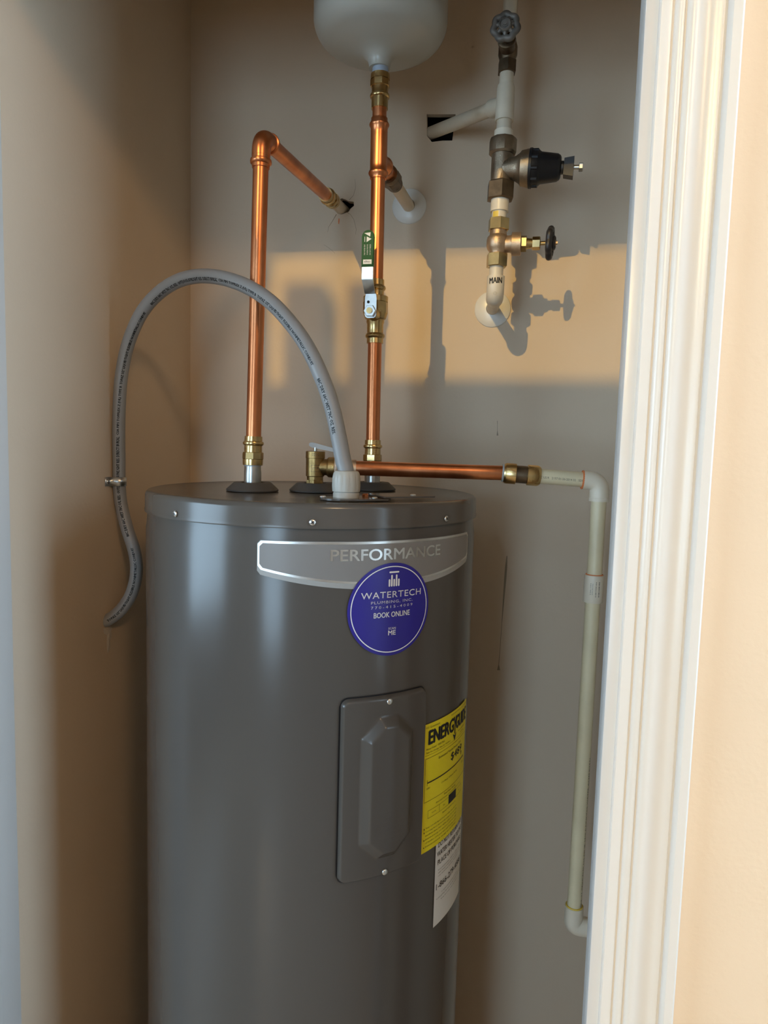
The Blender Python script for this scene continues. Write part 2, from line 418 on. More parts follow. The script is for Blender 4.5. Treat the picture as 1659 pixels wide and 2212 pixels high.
def screw(matrix, part, name='screw'):
    s = link(name, SCREW, part, matrix)
    if part.parent is None: link('recess', CROSS, s, matrix)
    return s
for k, a in enumerate((-28.4, 16.2, 60.8)):
    screw(tank_mat(a, 1.5070, .0012) @ Matrix.Rotation(.5*k, 4, 'Z'), heater, 'lid_screw')

# access panel: pressed sheet with a raised boss
PW, PH, PZ = .1225, .2385, 1.1703
def panel_h(u, v):
    hw, hh_, rc = PW/2, PH/2, .010
    dx, dy = max(abs(u)-(hw-rc), 0), max(abs(v)-(hh_-rc), 0)
    edge = rc-math.hypot(dx, dy) if (dx or dy) else rc
    e = min(hw-abs(u), hh_-abs(v), edge if (dx and dy) else 9)
    base = .0075*(1-(1-min(max(e/.0045, 0), 1))**2)
    def boss(bw, bh, ch):
        d = max(abs(u)-bw, abs(v-.0005)-bh, (abs(u)-bw+abs(v-.0005)-bh+ch)*.7071)
        return d
    d = boss(.0365, .093, .024)
    t = min(max(-d/.0115, 0), 1); t = t*.8+.2*t*t*(3-2*t)
    return base+.0100*t
bm = bmesh.new(); NU, NV = 96, 150
grid = {}
fmp = on_tank(FRONT, PZ, 0)
def panel_pt(s, t):
    """square to rounded rectangle"""
    u, v = s*PW/2, t*PH/2; rc = .010; hw, hh_ = PW/2, PH/2
    dx, dy = abs(u)-(hw-rc), abs(v)-(hh_-rc)
    if dx > 0 and dy > 0:
        m_ = max(dx, dy); l = math.hypot(dx, dy); k = m_/l if l else 1
        u = math.copysign(hw-rc+dx*k, u); v = math.copysign(hh_-rc+dy*k, v)
    return u, v
for i in range(NU+1):
    for j in range(NV+1):
        s = -1+2*i/NU; t = -1+2*j/NV
        # finer rows towards the rim
        s = math.sin(s*math.pi/2)*.5+s*.5; t = math.sin(t*math.pi/2)*.25+t*.75
        u, v = panel_pt(s, t)
        rim = (i in (0, NU)) or (j in (0, NV))
        p = on_tank(FRONT, PZ, .0 if rim else panel_h(u, v))(u, v); grid[i, j] = bm.verts.new(p)
for i in range(NU):
    for j in range(NV): bm.faces.new((grid[i, j], grid[i+1, j], grid[i+1, j+1], grid[i, j+1]))
panel = finish('access_panel', bm, 'tank', heater, angle=60)
panel['label'] = 'grey pressed steel access panel with raised centre'
for zz in (1.2822, 1.0580): link('panel_screw', SCREW, panel, tank_mat(FRONT, zz, .0075))
fl = Flat()
for k, t in enumerate(('UNIT SUPPLY', 'MUST BE', 'DISCONNECTED', 'BEFORE', 'ADJUSTING', 'THERMOSTAT', 'OR REMOVING', 'PANEL')):
    fl.text(t, .003, .0-.0068*k, h=.0040, res=2)
emb = fl.build('embossed_lettering', on_tank(FRONT, 1.1405, .0176), 'tank', panel)
sol = emb.modifiers.new('s', 'SOLIDIFY'); sol.thickness = .0006

# badge across the front
def shaped(name, x0, x1, top, bot, lift, m, parent, a0, z0, n=60, r=.004):
    """sheet between the curves bot(u) and top(u)"""
    fm = on_tank(a0, z0, lift); bm = bmesh.new(); prev = None
    for k in range(n+1):
        u = x0+(x1-x0)*k/n
        e = min(u-x0, x1-u); c = r-math.sqrt(max(r*r-(r-min(e, r))**2, 0)) if e < r else 0
        cur = (bm.verts.new(fm(u, bot(u)+c)), bm.verts.new(fm(u, top(u)-c)))
        if prev: bm.faces.new((prev[0], cur[0], cur[1], prev[1]))
        prev = cur
    return finish(name, bm, m, parent)
shaped('panel_gasket_shade', -PW/2-.0016, PW/2+.0002, lambda u: PH/2+.0014, lambda u: -PH/2-.0002, .0012, 'black', heater, FRONT, PZ, 40, .011)  # black sheet draws gasket and shadow gap together at left and top edges
BW = .1635
curve = lambda d: (lambda u: -.0595+d+.0185*(u/BW)**2)
badge = shaped('badge', -BW, BW, lambda u: 0, curve(0), .0004, 'badgerim', heater, 39.0, 1.4838, 80)
badge['label'] = 'light grey name badge with silver outline across the heater front'
shaped('outline', -BW+.0006, BW-.0006, lambda u: -.0006, curve(.0062), .0007, 'silver', badge, 39.0, 1.4838, 80)
shaped('face', -BW+.0030, BW-.0030, lambda u: -.0034, curve(.0092), .0010, 'badge', badge, 39.0, 1.4838, 80)
Flat().text('PERFORMANCE', .0037, -.0165, w=.158, h=.0138, bold=.018, res=4).build('lettering', on_tank(39.0, 1.4838, .0014), 'silver', badge)

# round blue sticker
fm = on_tank(40.0, 1.3978, .0017)
bm = bmesh.new(); NR, NA = 8, 96; rows = [[bm.verts.new(fm(0, 0))]]
for i in range(1, NR+1):
    rows.append([bm.verts.new(fm(.0582*i/NR*math.cos(2*math.pi*k/NA), .0585*i/NR*math.sin(2*math.pi*k/NA))) for k in range(NA)])
for k in range(NA): bm.faces.new((rows[0][0], rows[1][k], rows[1][(k+1) % NA]))
for a, b in zip(rows[1:], rows[2:]):
    for k in range(NA): bm.faces.new((a[k], b[k], b[(k+1) % NA], a[(k+1) % NA]))
sticker = finish('round_sticker', bm, 'blue', heater)
sticker['label'] = 'round blue vinyl sticker with white lettering'
fl = Flat(); fl.ring(0, 0, .0533, .0545)
fl.capsule(-.0050, .0090, .0458, .0478)
for k, (x, top) in enumerate(((-.0055, .0382), (-.0022, .0436), (.0011, .0382), (.0044, .0436), (.0077, .0382))): fl.capsule(x-.0001, x+.0021, .0288, top)
fl.text('WATERTECH', .001, .0190, w=.0850, h=.0080, bold=.004, spacing=1.1)
fl.text('PLUMBING, INC.', .001, .0096, w=.0590, h=.0040, bold=.004, spacing=1.15, res=2)
fl.text('770-415-4009', .001, .0036, w=.0590, h=.0034, bold=.004, spacing=1.5, res=2)
fl.text('BOOK ONLINE', .001, -.0062, w=.0510, h=.0066, bold=.012)
fl.text('SCAN', .001, -.0240, w=.0105, h=.0028, bold=.012, res=2); fl.text('ME', .001, -.0295, w=.0105, h=.0058, bold=.02)
fl.build('lettering', on_tank(40.0, 1.3978, .0021), 'white', sticker)

# yellow energy label and white notice
def sheet(name, w, h, a0, z0, lift, m, parent):
    fm = on_tank(a0, z0, lift); bm = bmesh.new(); prev = None
    for k in range(25):
        u = w*k/24; cur = (bm.verts.new(fm(u, -h)), bm.verts.new(fm(u, 0)))
        if prev: bm.faces.new((prev[0], cur[0], cur[1], prev[1]))
        prev = cur
    return finish(name, bm, m, parent)
white = sheet('notice_label', .0935, .140, 61.9, 1.0745, .0006, 'paper', heater); white['label'] = 'white paper notice below the yellow label'
fl = Flat(); y = -.0215
for t, w in (('DO NOT RETURN THIS', .086), ('WATER HEATER TO THE', .091), ('PLACE OF PURCHASE', .086)):
    fl.text(t, .049, y, w=w, h=.0072, bold=.008); y -= .0128
for t in ('If you need assistance with the installation of this', 'water heater or have any questions please contact', 'our customer service department at'):
    fl.text(t, .049, y+.001, w=.082, h=.0022, res=1); y -= .0045
fl.text('1-866-279-4566', .049, y-.009, w=.090, h=.0088, bold=.006); y -= .0225
for t, w in (('To register your water heater or for parts', .06), ('Technical help line open Monday through Saturday', .088), ('Keep this notice with the heater', .06)):
    fl.text(t, .049, y, w=w, h=.0022, res=1); y -= .0052
fl.v = [(a*.945, b) for a, b in fl.v]
fl.build('lettering', on_tank(61.9, 1.0745, .0010), 'ink', white)
yel = sheet('energy_label', .1270, .1795, 53.9, 1.2353, .0010, 'yellow', heater); yel['label'] = 'bright yellow energy label with black print'
fl = Flat()
fl.text('U.S. Government', .004, -.0050, h=.0030, res=1, left=True)
fl.text('Federal law prohibits removal of this label', .096, -.0040, w=.062, h=.0024, res=1)
fl.text('ENERG', .042, -.0195, w=.064, h=.0190, bold=.045)
fl.text('GUIDE', .1055, -.0195, w=.046, h=.0190, bold=.045)
fl.add([(.0735, -.0090), (.0768, -.0090), (.0790, -.0165), (.0812, -.0090), (.0845, -.0090), (.0806, -.0215), (.0806, -.0345), (.0774, -.0345), (.0774, -.0215)], [(0, 1, 2, 8), (2, 3, 4, 5), (2, 5, 6, 7, 8)])
fl.add([(.0725, -.0335), (.0790, -.0365), (.0855, -.0335), (.0790, -.0450)], [(0, 1, 3), (1, 2, 3)])
fl.text('Water Heater - ELECTRIC', .005, -.0348, h=.0028, res=1, left=True)
fl.text('Tank Size (Storage Capacity): 40 gallons', .005, -.0400, w=.060, h=.0030, res=1, left=True)
fl.text('Model XE40M06ST', .108, -.0350, w=.032, h=.0026, res=1); fl.text('series', .108, -.0395, w=.014, h=.0024, res=1)
fl.rect(.003, .130, -.0436, -.0433, 14)
fl.frame(.004, .129, -.1085, -.0475, .0005, 14)
fl.text('Estimated Yearly Energy Cost', .070, -.0545, w=.072, h=.0042, res=2)
fl.text('$489', .090, -.0655, w=.042, h=.0125, bold=.02)
fl.add([(.1075, -.071), (.1125, -.071), (.110, -.0775)], [(0, 1, 2)])
fl.rect(.0095, .122, -.0830, -.0812, 14); fl.rect(.0093, .0100, -.0860, -.0780); fl.rect(.1216, .1222, -.0860, -.0780)
fl.text('$381', .012, -.0900, h=.0030, res=1); fl.text('$498', .117, -.0900, h=.0030, res=1)
fl.text('Cost Range of Similar Models', .068, -.0930, w=.050, h=.0030, res=1)
fl.text('First Hour Rating', .070, -.1125, w=.036, h=.0036, res=2)
fl.text('(How much hot water you get in the first hour of use)', .070, -.1170, w=.078, h=.0028, res=1)
fl.frame(.013, .118, -.1330, -.1220, .0004, 14)
for x in (.040, .066, .092): fl.rect(x, x+.0004, -.1330, -.1220)
fl.rect(.066, .092, -.1325, -.1195, 4)
fl.text('very small', .0265, -.1275, h=.0022, res=1); fl.text('low', .053, -.1275, h=.0024, res=1); fl.text('high', .105, -.1275, h=.0024, res=1)
fl.text('Estimated Yearly Electricity Use', .070, -.1380, w=.042, h=.0028, res=1)
for k, t in enumerate(('Your cost will depend on your utility rates and use.', 'Cost range based only on models similar in first hour rating', 'medium (less than eighty gallons per day).', 'Estimated energy cost based on a national average', 'of twelve cents per unit and heating costs.', 'Estimated yearly energy use on average.')):
    if k in (0, 1, 3, 5): fl.disc(.0065, -.1460-.0052*k, .0010, 10)
    fl.text(t, .0095, -.1460-.0052*k, w=.088, h=.0027, res=1, left=True)
fl.v = [(a*.955, b) for a, b in fl.v]
fl.build('lettering', on_tank(53.9, 1.2353, .0014), 'ink', yel)

# grommets and nipples
HOT = Vector((-.3825, .9695, TOP)); COLD = Vector((-.2318, 1.0985, TOP)); TP = Vector((-.3006, 1.0108, TOP))
for c in (HOT, COLD, TP):
    bm = bmesh.new(); lathe(bm, c-Vector((0, 0, .0012)), (0, 0, 1), [(0, .0310), (.0010, .0375), (.0030, .0378), (.0125, .0275), (.0133, .0262), (.0133, .0178), (.0128, .0165), (.006, .0165), (.006, 0)], 48, cap=False)
    g_ = finish('grommet', bm, 'grommet', heater)
    bm = bmesh.new(); lathe(bm, c+Vector((0, 0, .0052)), (0, 0, 1), [(0, .0162), (.0002, .0162)], 32); finish('grommet_bore', bm, 'dark', g_)
for c in (HOT, COLD):
    bm = bmesh.new(); lathe(bm, c+Vector((0, 0, -.001)), (0, 0, 1), [(0, .0124), (.0300, .0124), (.0300, .0120), (.034, .0120), (.039, .0112), (.041, .0112)], 40)
    finish('nipple', bm, 'steel', heater)
# wiring cover plates on the lid
CON = Vector((TX, TY, TOP)) + fdir*.178 - sdir*.031
def plate(pts, z, th, name):
    bm = bmesh.new(); f_ = bm.faces.new([bm.verts.new((p.x, p.y, z)) for p in pts])
    g = bmesh.ops.extrude_face_region(bm, geom=[f_])
    for v in [q for q in g['geom'] if isinstance(q, bmesh.types.BMVert)]: v.co.z += th
    return finish(name, bm, 'lid', heater)
cp = [CON + fdir*(.034*math.cos(a)) + sdir*(.036*math.sin(a)) for a in [R(15*k) for k in range(-8, -4)]]
base_c = Vector((CON.x, CON.y, 0))
p1 = [base_c + fdir*(.030*math.sin(R(a))) - sdir*(.034*math.cos(R(a))) for a in range(-90, 91, 15)]
p1 += [base_c + sdir*.046 + fdir*.030, base_c + sdir*.056 + fdir*.018, base_c + sdir*.056 - fdir*.020, base_c + sdir*.046 - fdir*.030]
o1 = plate(p1, TOP+.0002, .0022, 'conduit_plate')
p2 = [base_c + sdir*(.044) + fdir*.026, base_c + sdir*.118 + fdir*.026, base_c + sdir*.124 + fdir*.018, base_c + sdir*.124 - fdir*.028, base_c + sdir*.118 - fdir*.036, base_c + sdir*.044 - fdir*.036]
o2 = plate(p2, TOP+.0030, .0020, 'wiring_cover')
for p, z in ((base_c+sdir*.032+fdir*.018, TOP+.0024), (base_c+sdir*.094+fdir*.010, TOP+.0050), (base_c-sdir*.027-fdir*.012, TOP+.0024)):
    link('plate_screw', SCREW, heater, Matrix.Translation((p.x, p.y, z)))
gs = bmesh.new(); pq = base_c+sdir*.031-fdir*.006; lathe(gs, (pq.x, pq.y, TOP+.0024), (0, 0, 1), [(0, .0045), (.003, .0045), (.0045, .003), (.0045, 0)], 6)
finish('ground_screw', gs, 'copper', heater)

# ------------------------------------------------------------------ press-fitting helpers
CR = .0108                                # outside radius of the copper tube
def press_end(bm, A, d, L=.020):
    """copper/brass press cup: opens away from A along d, bead near the mouth"""
    lathe(bm, A, d, [(0, CR*1.02), (0, CR*1.17), (L*.45, CR*1.17), (L*.5, CR*1.36), (L*.62, CR*1.40), (L*.74, CR*1.36), (L*.8, CR*1.16), (L, CR*1.14), (L, CR*.9)], 32, cap=False)
def brass_adapter(name, A, d, parent, L=.0415, m='brass'):
    """threaded hex end at A, press cup at the other end"""
    bm = bmesh.new()
    lathe(bm, A, d, [(0, .0112), (0, .0143), (.004, .0146), (.0085, .0146), (.0085, .0135)], 36)
    lathe(bm, Vector(A)+Vector(d).normalized()*.0085, d, [(0, .0142), (.0006, .0150), (.0095, .0150), (.0102, .0140)], 8, rot=R(22.5))
    lathe(bm, Vector(A)+Vector(d).normalized()*.0180, d, [(0, .0128), (.009, .0126), (.0105, .0128), (.0115, .0146), (.0135, .0152), (.0155, .0146), (.0165, .0128), (L-.0180, .0126), (L-.0180, .0100)], 36)
    return finish(name, bm, m, parent)

# ------------------------------------------------------------------ hot water line
hot = thing('hot_water_pipe', 'bare copper pipe rising then turning back into the cracked wall hole', 'pipe', (HOT.x, HOT.y, 1.5664))
HB = Vector((-.3825, .9695, 1.5664)); HE = Vector((-.3742, .9695, 2.0225)); HW = Vector((-.3630, 1.36, 2.0525))
up1 = (HE-HB).normalized(); bk1 = (HW-HE).normalized()
brass_adapter('press_adapter', HB, up1, hot)
bm = bmesh.new(); lathe(bm, HB-up1*.0015, (0, 0, 1), [(0, .0122), (.003, .0124)], 32); finish('sealant_ring', bm, 'bluetape', hot)
bm = bmesh.new(); sweep(bm, [HB+up1*.030, HB+up1*.15, HB+up1*.3, HE-up1*.028], CR, 32); finish('riser', bm, 'copper', hot)
bm = bmesh.new()
sweep(bm, [HE-up1*.026]+bend(HE-up1*.03, HE, HE+bk1*.03, .0205, 12)+[HE+bk1*.024], CR*1.20, 28)
press_end(bm, HE-up1*.020, -up1, .022); press_end(bm, HE+bk1*.018, bk1, .020)
finish('press_elbow', bm, 'copper', hot, angle=50)
d0 = HE+bk1*.030; d1 = HE+bk1*.292
bm = bmesh.new(); sweep(bm, [d0, d0.lerp(d1, .5), d1], CR, 32); finish('branch', bm, 'copper', hot)
A = HE+bk1*.340
brass_adapter('wall_adapter', A, -bk1, hot, L=.048)
bm = bmesh.new(); sweep(bm, [A-bk1*.002, HW+bk1*.05], .0110, 24); finish('wall_stub', bm, 'cpvcpale', hot)

# ------------------------------------------------------------------ cold water line
cold = thing('cold_water_pipe', 'copper riser with brass fittings and a tee under the white tank', 'pipe', (COLD.x, COLD.y, 1.5664))
Z = Vector((0, 0, 1)); CB = Vector((-.2322, 1.0985, 1.5664)); CT = Vector((-.2352, 1.0985, 2.1115)); upc = (CT-CB).normalized()
def at_cold(z): return CB+upc*((z-CB.z)/upc.z)
brass_adapter('press_adapter', CB, upc, cold)
bm = bmesh.new(); sweep(bm, [at_cold(1.598), at_cold(1.68), at_cold(1.765)], CR, 32); finish('lower_riser', bm, 'copper', cold)
bm = bmesh.new(); sweep(bm, [at_cold(1.848), at_cold(1.93), at_cold(2.018)], CR, 32); finish('upper_riser', bm, 'copper', cold)
bm = bmesh.new()
lathe(bm, at_cold(2.006), upc, [(0, CR*1.0), (0, CR*1.16), (.004, CR*1.16), (.006, CR*1.34), (.0085, CR*1.42), (.011, CR*1.34), (.013, CR*1.2), (.020, CR*1.2), (.066, CR*1.2), (.075, CR*1.2), (.077, CR*1.34), (.0795, CR*1.42), (.082, CR*1.34), (.084, CR*1.17), (.089, CR*1.15), (.089, CR)], 36)
TE = at_cold(2.0365); CW = Vector((-.2292, 1.36, 2.0500)); bkc = (CW-TE).normalized()
lathe(bm, TE, bkc, [(0, CR*1.05), (.010, CR*1.17), (.030, CR*1.17), (.033, CR*1.34), (.036, CR*1.42), (.039, CR*1.34), (.042, CR*1.17), (.052, CR*1.15), (.052, CR)], 32)
finish('press_tee', bm, 'copper', cold, angle=50)
bm = bmesh.new(); sweep(bm, [at_cold(2.090), at_cold(2.113)], CR, 32); finish('short_riser', bm, 'copper', cold)
brass_adapter('upper_adapter', at_cold(2.1585), -upc, cold, L=.050)
bm = bmesh.new(); sweep(bm, [TE+bkc*.045, TE+bkc*.085], CR, 28); finish('branch', bm, 'copper', cold)
bm = bmesh.new()
lathe(bm, TE+bkc*.070, bkc, [(0, .011), (0, .0150), (.012, .0155), (.016, .0150)], 32); lathe(bm, TE+bkc*.084, bkc, [(0, .0150), (.0008, .0162), (.030, .0162), (.032, .0150)], 6)
lathe(bm, TE+bkc*.114, bkc, [(0, .0145), (.012, .0135), (.012, .011)], 32)
finish('dark_union', bm, 'darkbronze', cold)
bm = bmesh.new(); sweep(bm, [TE+bkc*.12, CW+bkc*.05], .0110, 24); finish('wall_stub', bm, 'cpvcpale', cold)

# ball valve in the cold riser
valve = thing('ball_valve', 'brass ball valve with steel lever and green grip on copper riser', 'valve', at_cold(1.765))
bm = bmesh.new()
lathe(bm, at_cold(1.7585), upc, [(0, CR), (0, .0130), (.0075, .0128), (.009, .0146), (.0115, .0155), (.014, .0146), (.0155, .0128), (.018, .0128), (.030, .0128), (.032, .0140), (.0365, .0140)], 40)
lathe(bm, at_cold(1.7945), upc, [(0, .0138), (.002, .0165), (.008, .0185), (.010, .0192)], 40)
lathe(bm, at_cold(1.8040), upc, [(0, .0188), (.0006, .0196), (.017, .0196), (.0176, .0190)], 8, rot=R(22.5))
lathe(bm, at_cold(1.8215), upc, [(0, .0190), (.008, .0196), (.009, .0180), (.010, .0128), (.016, .0126), (.0175, .0128), (.019, .0146), (.0215, .0155), (.024, .0146), (.0255, .0128), (.034, .0128), (.034, CR)], 40)
finish('valve_body', bm, 'brass', valve)
NUT = Vector((-.2329, 1.0985, 1.8008)); st = Vector((-.015, -1, 0)).normalized()
bm = bmesh.new(); lathe(bm, NUT+st*.010, st, [(0, .0105), (.014, .0100), (.020, .0085)], 24); lathe(bm, NUT+st*.028, st, [(0, .0048), (.018, .0045)], 16); finish('stem', bm, 'brass', valve)
def strap_mesh(bm, pts, w, th, side):
    """flat bar following pts; side = width direction; th along the local normal"""
    prev = None; side = Vector(side)
    for i, p in enumerate(pts):
        p = Vector(p); t = (Vector(pts[min(i+1, len(pts)-1)])-Vector(pts[max(i-1, 0)])).normalized(); nrm = t.cross(side).normalized()
        ww = w[i] if isinstance(w, (list, tuple)) else w
        cur = [bm.verts.new(p+side*(a*ww/2)+nrm*(b*th/2)) for a, b in ((-1, -1), (1, -1), (1, 1), (-1, 1))]
        if prev:
            for k in range(4): bm.faces.new((prev[k], prev[(k+1) % 4], cur[(k+1) % 4], cur[k]))
        else: bm.faces.new(cur[::-1])
        prev = cur
    bm.faces.new(prev)
side = Vector((1, -.015, 0))
L0 = NUT+st*.036
lev = [L0+Vector((0, 0, -.0095)), L0+Vector((0, 0, -.0075)), L0+Vector((0, 0, -.004)), L0+Vector((0, 0, .020)), L0+Vector((.0, 0, .026)), L0+Vector((-.0015, 0, .027))+st*.001, L0+Vector((-.0030, 0, .044))+st*.012, L0+Vector((-.0032, 0, .046))+st*.0125, L0+Vector((-.0032, 0, .075))+st*.0125]
bm = bmesh.new(); strap_mesh(bm, lev, [.010, .0155, .0178, .0178, .0158, .0158, .0172, .0172, .0165], .0022, side); lever = finish('lever', bm, 'steel', valve)
bm = bmesh.new(); lathe(bm, L0+st*.0012+Vector((-.0035, 0, .0140)), st, [(0, .0022), (.0002, .0022)], 14); finish('lever_hole', bm, 'dark', lever)
bm = bmesh.new(); lathe(bm, L0+st*.0012, st, [(0, .0084), (.0004, .0094), (.0052, .0094), (.0060, .0086)], 6, rot=R(30)); finish('nut', bm, 'steel', valve)
bm = bmesh.new(); bx_c = L0+st*.0070; box(bm, bx_c.x-.0018, bx_c.x+.0018, bx_c.y-.0010, bx_c.y+.002, bx_c.z-.0035, bx_c.z+.0035, bev=.0006); finish('stem_tip', bm, 'brass', valve)
# vinyl grip
G0 = L0+Vector((-.0032, 0, .0625))+st*.0125
bm = bmesh.new(); prof = []; NG = 14
gh, gw, gt = .0530, .0186, .0060
pts = [(-gw/2, 0), (gw/2, 0)]+[(gw/2*math.cos(R(a)), gh-gw/2+gw/2*math.sin(R(a))) for a in range(0, 181, 12)]
for off in (-gt/2, gt/2): prof.append([bm.verts.new(G0+side*u+Z*v+st*off) for u, v in pts])
bm.faces.new(prof[0]); bm.faces.new(prof[1][::-1])
for k in range(len(pts)): bm.faces.new((prof[0][k], prof[0][(k+1) % len(pts)], prof[1][(k+1) % len(pts)], prof[1][k]))
bmesh.ops.bevel(bm, geom=[e for e in bm.edges if abs((e.verts[0].co-e.verts[1].co).dot(st)) < 1e-4], offset=.0016, segments=2, affect='EDGES')
grip = finish('grip', bm, 'green', valve)
fl = Flat()
fl.rect(-.0065, .0065, .0036, .0100)
fl.add([(-.0055, .0480), (.0035, .0428), (.0040, .0490)], [(0, 1, 2)])
fl.add([(-.0018, .0350), (.0055, .0395), (-.0018, .0432)], [(0, 1, 2)])
for k, t in enumerate(('MAX WATER TEMP', 'WORKING PRESSURE', 'DO NOT FREEZE')): fl.text(t, -.0045+.0042*k, .0243, w=.0150, h=.0019, res=1, rot=R(90))
fl.rect(-.0050, -.0042, .0355, .0430)
fl.build('grip_print', lambda u, v: G0+side*u+Z*v+st*(gt/2+.0002), 'paper', grip)
Flat().text('viega', 0, .0068, w=.0098, h=.0034, rot=R(180), res=2).build('grip_mark', lambda u, v: G0+side*u+Z*v+st*(gt/2+.0004), 'ink', grip)

# escutcheons
def escutcheon(c, d, r, label, name='pipe_escutcheon'):
    bm = bmesh.new()
    lathe(bm, c, d, [(0, r), (.0012, r), (.0030, r*.96), (.0055, r*.62), (.0075, r*.40), (.0075, .0115), (0, .0115)], 56, cap=False)
    o = finish(name, bm, 'whiteplastic', angle=60); tag(o, label, 'escutcheon', 'white escutcheons on the pipes'); return o
escutcheon(Vector((-.2290, 1.3598, 2.0505)), (0, -1, 0), .0325, 'white round escutcheon behind the copper tee')
escutcheon(Vector((-.0652, 1.3598, 1.8592)), (0, -1, 0), .0335, 'white round escutcheon behind the elbow marked MAIN')

# ------------------------------------------------------------------ expansion tank
ET = at_cold(2.1585); et = thing('expansion_tank', 'off white round expansion tank hanging above the copper tee', 'expansion tank', ET)
EC = Vector((ET.x-.0015, ET.y, 0))
bm = bmesh.new(); lathe(bm, ET-Z*.002, Z, [(0, .0123), (.0110, .0123), (.013, .0118), (.03, .0118)], 32); finish('nipple', bm, 'bluetape', et)
ER = .1005
prof = [(2.167, .0160), (2.172, .0160), (2.180, .0185), (2.1870, .0270), (2.1905, .0420), (2.1955, .0600)]
for k in range(0, 12):
    a = R(-72+72*k/11); prof.append((2.2330+.0345*math.sin(a), ER-.036+.036*math.cos(a)))
prof += [(2.27, ER), (2.34, ER)]
bm = bmesh.new(); lathe(bm, EC, Z, prof+[(CEIL-.004, ER), (CEIL-.002, ER*.9)], 72); finish('shell', bm, 'exp', et, angle=50)

# ------------------------------------------------------------------ relief valve
tp = thing('relief_valve', 'small brass relief valve with silver test lever on heater top', 'valve', TP)
bm = bmesh.new()
lathe(bm, TP+Z*.001, Z, [(0, .0118), (.010, .0118), (.0215, .0122)], 36)
lathe(bm, TP+Z*.0095, Z, [(0, .0125), (.0005, .0134), (.007, .0134), (.0075, .0125)], 6, rot=R(10))
lathe(bm, TP+Z*.0215, Z, [(0, .0120), (.001, .0137), (.027, .0137), (.0275, .0143), (.0370, .0143), (.0378, .0130)], 40)
DIS = (Vector((-.0199, 1.06, 1.5640))-Vector((-.2548, 1.01, 1.5655))).normalized(); TPO = Vector((TP.x, TP.y, 1.5655))
lathe(bm, TPO, DIS, [(0, .0118), (.017, .0122), (.020, .0150), (.0285, .0155), (.0290, .0120)], 36)
finish('valve_body', bm, 'oldbrass', tp)
fm_tp = lambda u, v: (TP.x+.0144*math.sin(u/.0144+.30), TP.y-.0144*math.cos(u/.0144+.30), TP.z+v)
Flat().text('2210', 0, .0545, w=.0105, h=.0042, bold=.01, res=2).build('cast_number', fm_tp, 'darkbronze', tp)
fm_tq = lambda u, v: (TP.x+.0139*math.sin(u/.0139+.30), TP.y-.0139*math.cos(u/.0139+.30), TP.z+v)
fl = Flat(); fl.frame(-.0068, .0068, .0290, .0390, .0006, 6); fl.rect(-.004, .003, .0345, .0352, 4); fl.rect(-.004, -.0034, .0310, .0352); fl.add([(.003, .0365), (.003, .0332), (.0055, .0348)], [(0, 1, 2)])
fl.build('cast_mark', fm_tq, 'darkbronze', tp)
bm = bmesh.new(); lathe(bm, TP+Z*.059, Z, [(0, .0026), (.006, .0026)], 14); finish('stem', bm, 'steel', tp)
bm = bmesh.new(); LA = TP+Z*.0680+Vector((-.0015, -.003, 0))
ld = Vector((.96, .12, -.20)).normalized(); ls = Vector((-.12, .96, .0)).normalized()
lp = [LA-ld*.0075, LA-ld*.006, LA-ld*.003, LA+ld*.002, LA+ld*.020, LA+ld*.036]
strap_mesh(bm, lp, [.003, .006, .0078, .0082, .0065, .0060], .0012, Vector((.22, -.35, .9)).normalized()); finish('test_lever', bm, 'lever', tp)

# ------------------------------------------------------------------ relief discharge line
P0 = TPO+DIS*.027; P1 = Vector((-.0235, 1.0592, 1.5640)); PE = Vector((.1144, 1.07, 1.5565))
dis = thing('discharge_pipe', 'copper and cream plastic discharge pipe running right then down the wall', 'pipe', TPO+DIS*.029)
bm = bmesh.new(); lathe(bm, P0, DIS, [(0, .0128), (.008, .0120), (.0085, .0110), (.014, .0110)], 32); lathe(bm, P0+DIS*.013, DIS, [(0, .0125), (.001, .0135), (.010, .0135), (.011, .0125)], 6); lathe(bm, P0+DIS*.024, DIS, [(0, .0124), (.010, .0124), (.010, .0108)], 32)
finish('male_adapter', bm, 'pinkbrass', dis)
bm = bmesh.new(); lathe(bm, P0-DIS*.001, DIS, [(0, .0122), (.002, .0134), (.006, .0128), (.007, .0118)], 24); finish('thread_tape', bm, 'whiteplastic', dis)
Q0 = P0+DIS*.030; d2 = (P1-Q0).normalized()
bm = bmesh.new(); sweep(bm, [Q0, Q0.lerp(P1, .33), Q0.lerp(P1, .66), P1+d2*.012], CR*1.0, 32); finish('copper_run', bm, 'copper', dis)
d3 = (PE-P1).normalized()
bm = bmesh.new()
c_ = P1-d3*.0015
lathe(bm, c_, d3, [(0, .0112), (0, .0130), (.002, .0145), (.0035, .0153), (.0180, .0153), (.0190, .0128)], 36)
lathe(bm, c_+d3*.0340, d3, [(0, .0128), (.001, .0153), (.0155, .0153), (.0175, .0146), (.020, .0128), (.020, .0112)], 36)
cpl = finish('push_coupling', bm, 'brass', dis)
bm = bmesh.new(); lathe(bm, c_+d3*.0185, d3, [(0, .0130), (.0160, .0130)], 36); finish('coupling_band', bm, 'darkbronze', cpl)
bm = bmesh.new(); lathe(bm, c_-d3*.0022, d3, [(0, .0112), (0, .0128), (.0025, .0134)], 32, cap=False); finish('coupling_collar', bm, 'badgerim', cpl)
VX = Vector((.1115, 1.07, .872)); dn = (VX-PE).normalized()
bm = bmesh.new(); sweep(bm, [c_+d3*.050, PE-d3*.020], .0110, 28); hz = finish('plastic_run', bm, 'cpvc', dis)
bm = bmesh.new(); lathe(bm, PE-d3*.0262, d3, [(0, .0112), (0, .0138), (.0022, .0138)], 32); finish('primer_ring', bm, 'primer', dis)
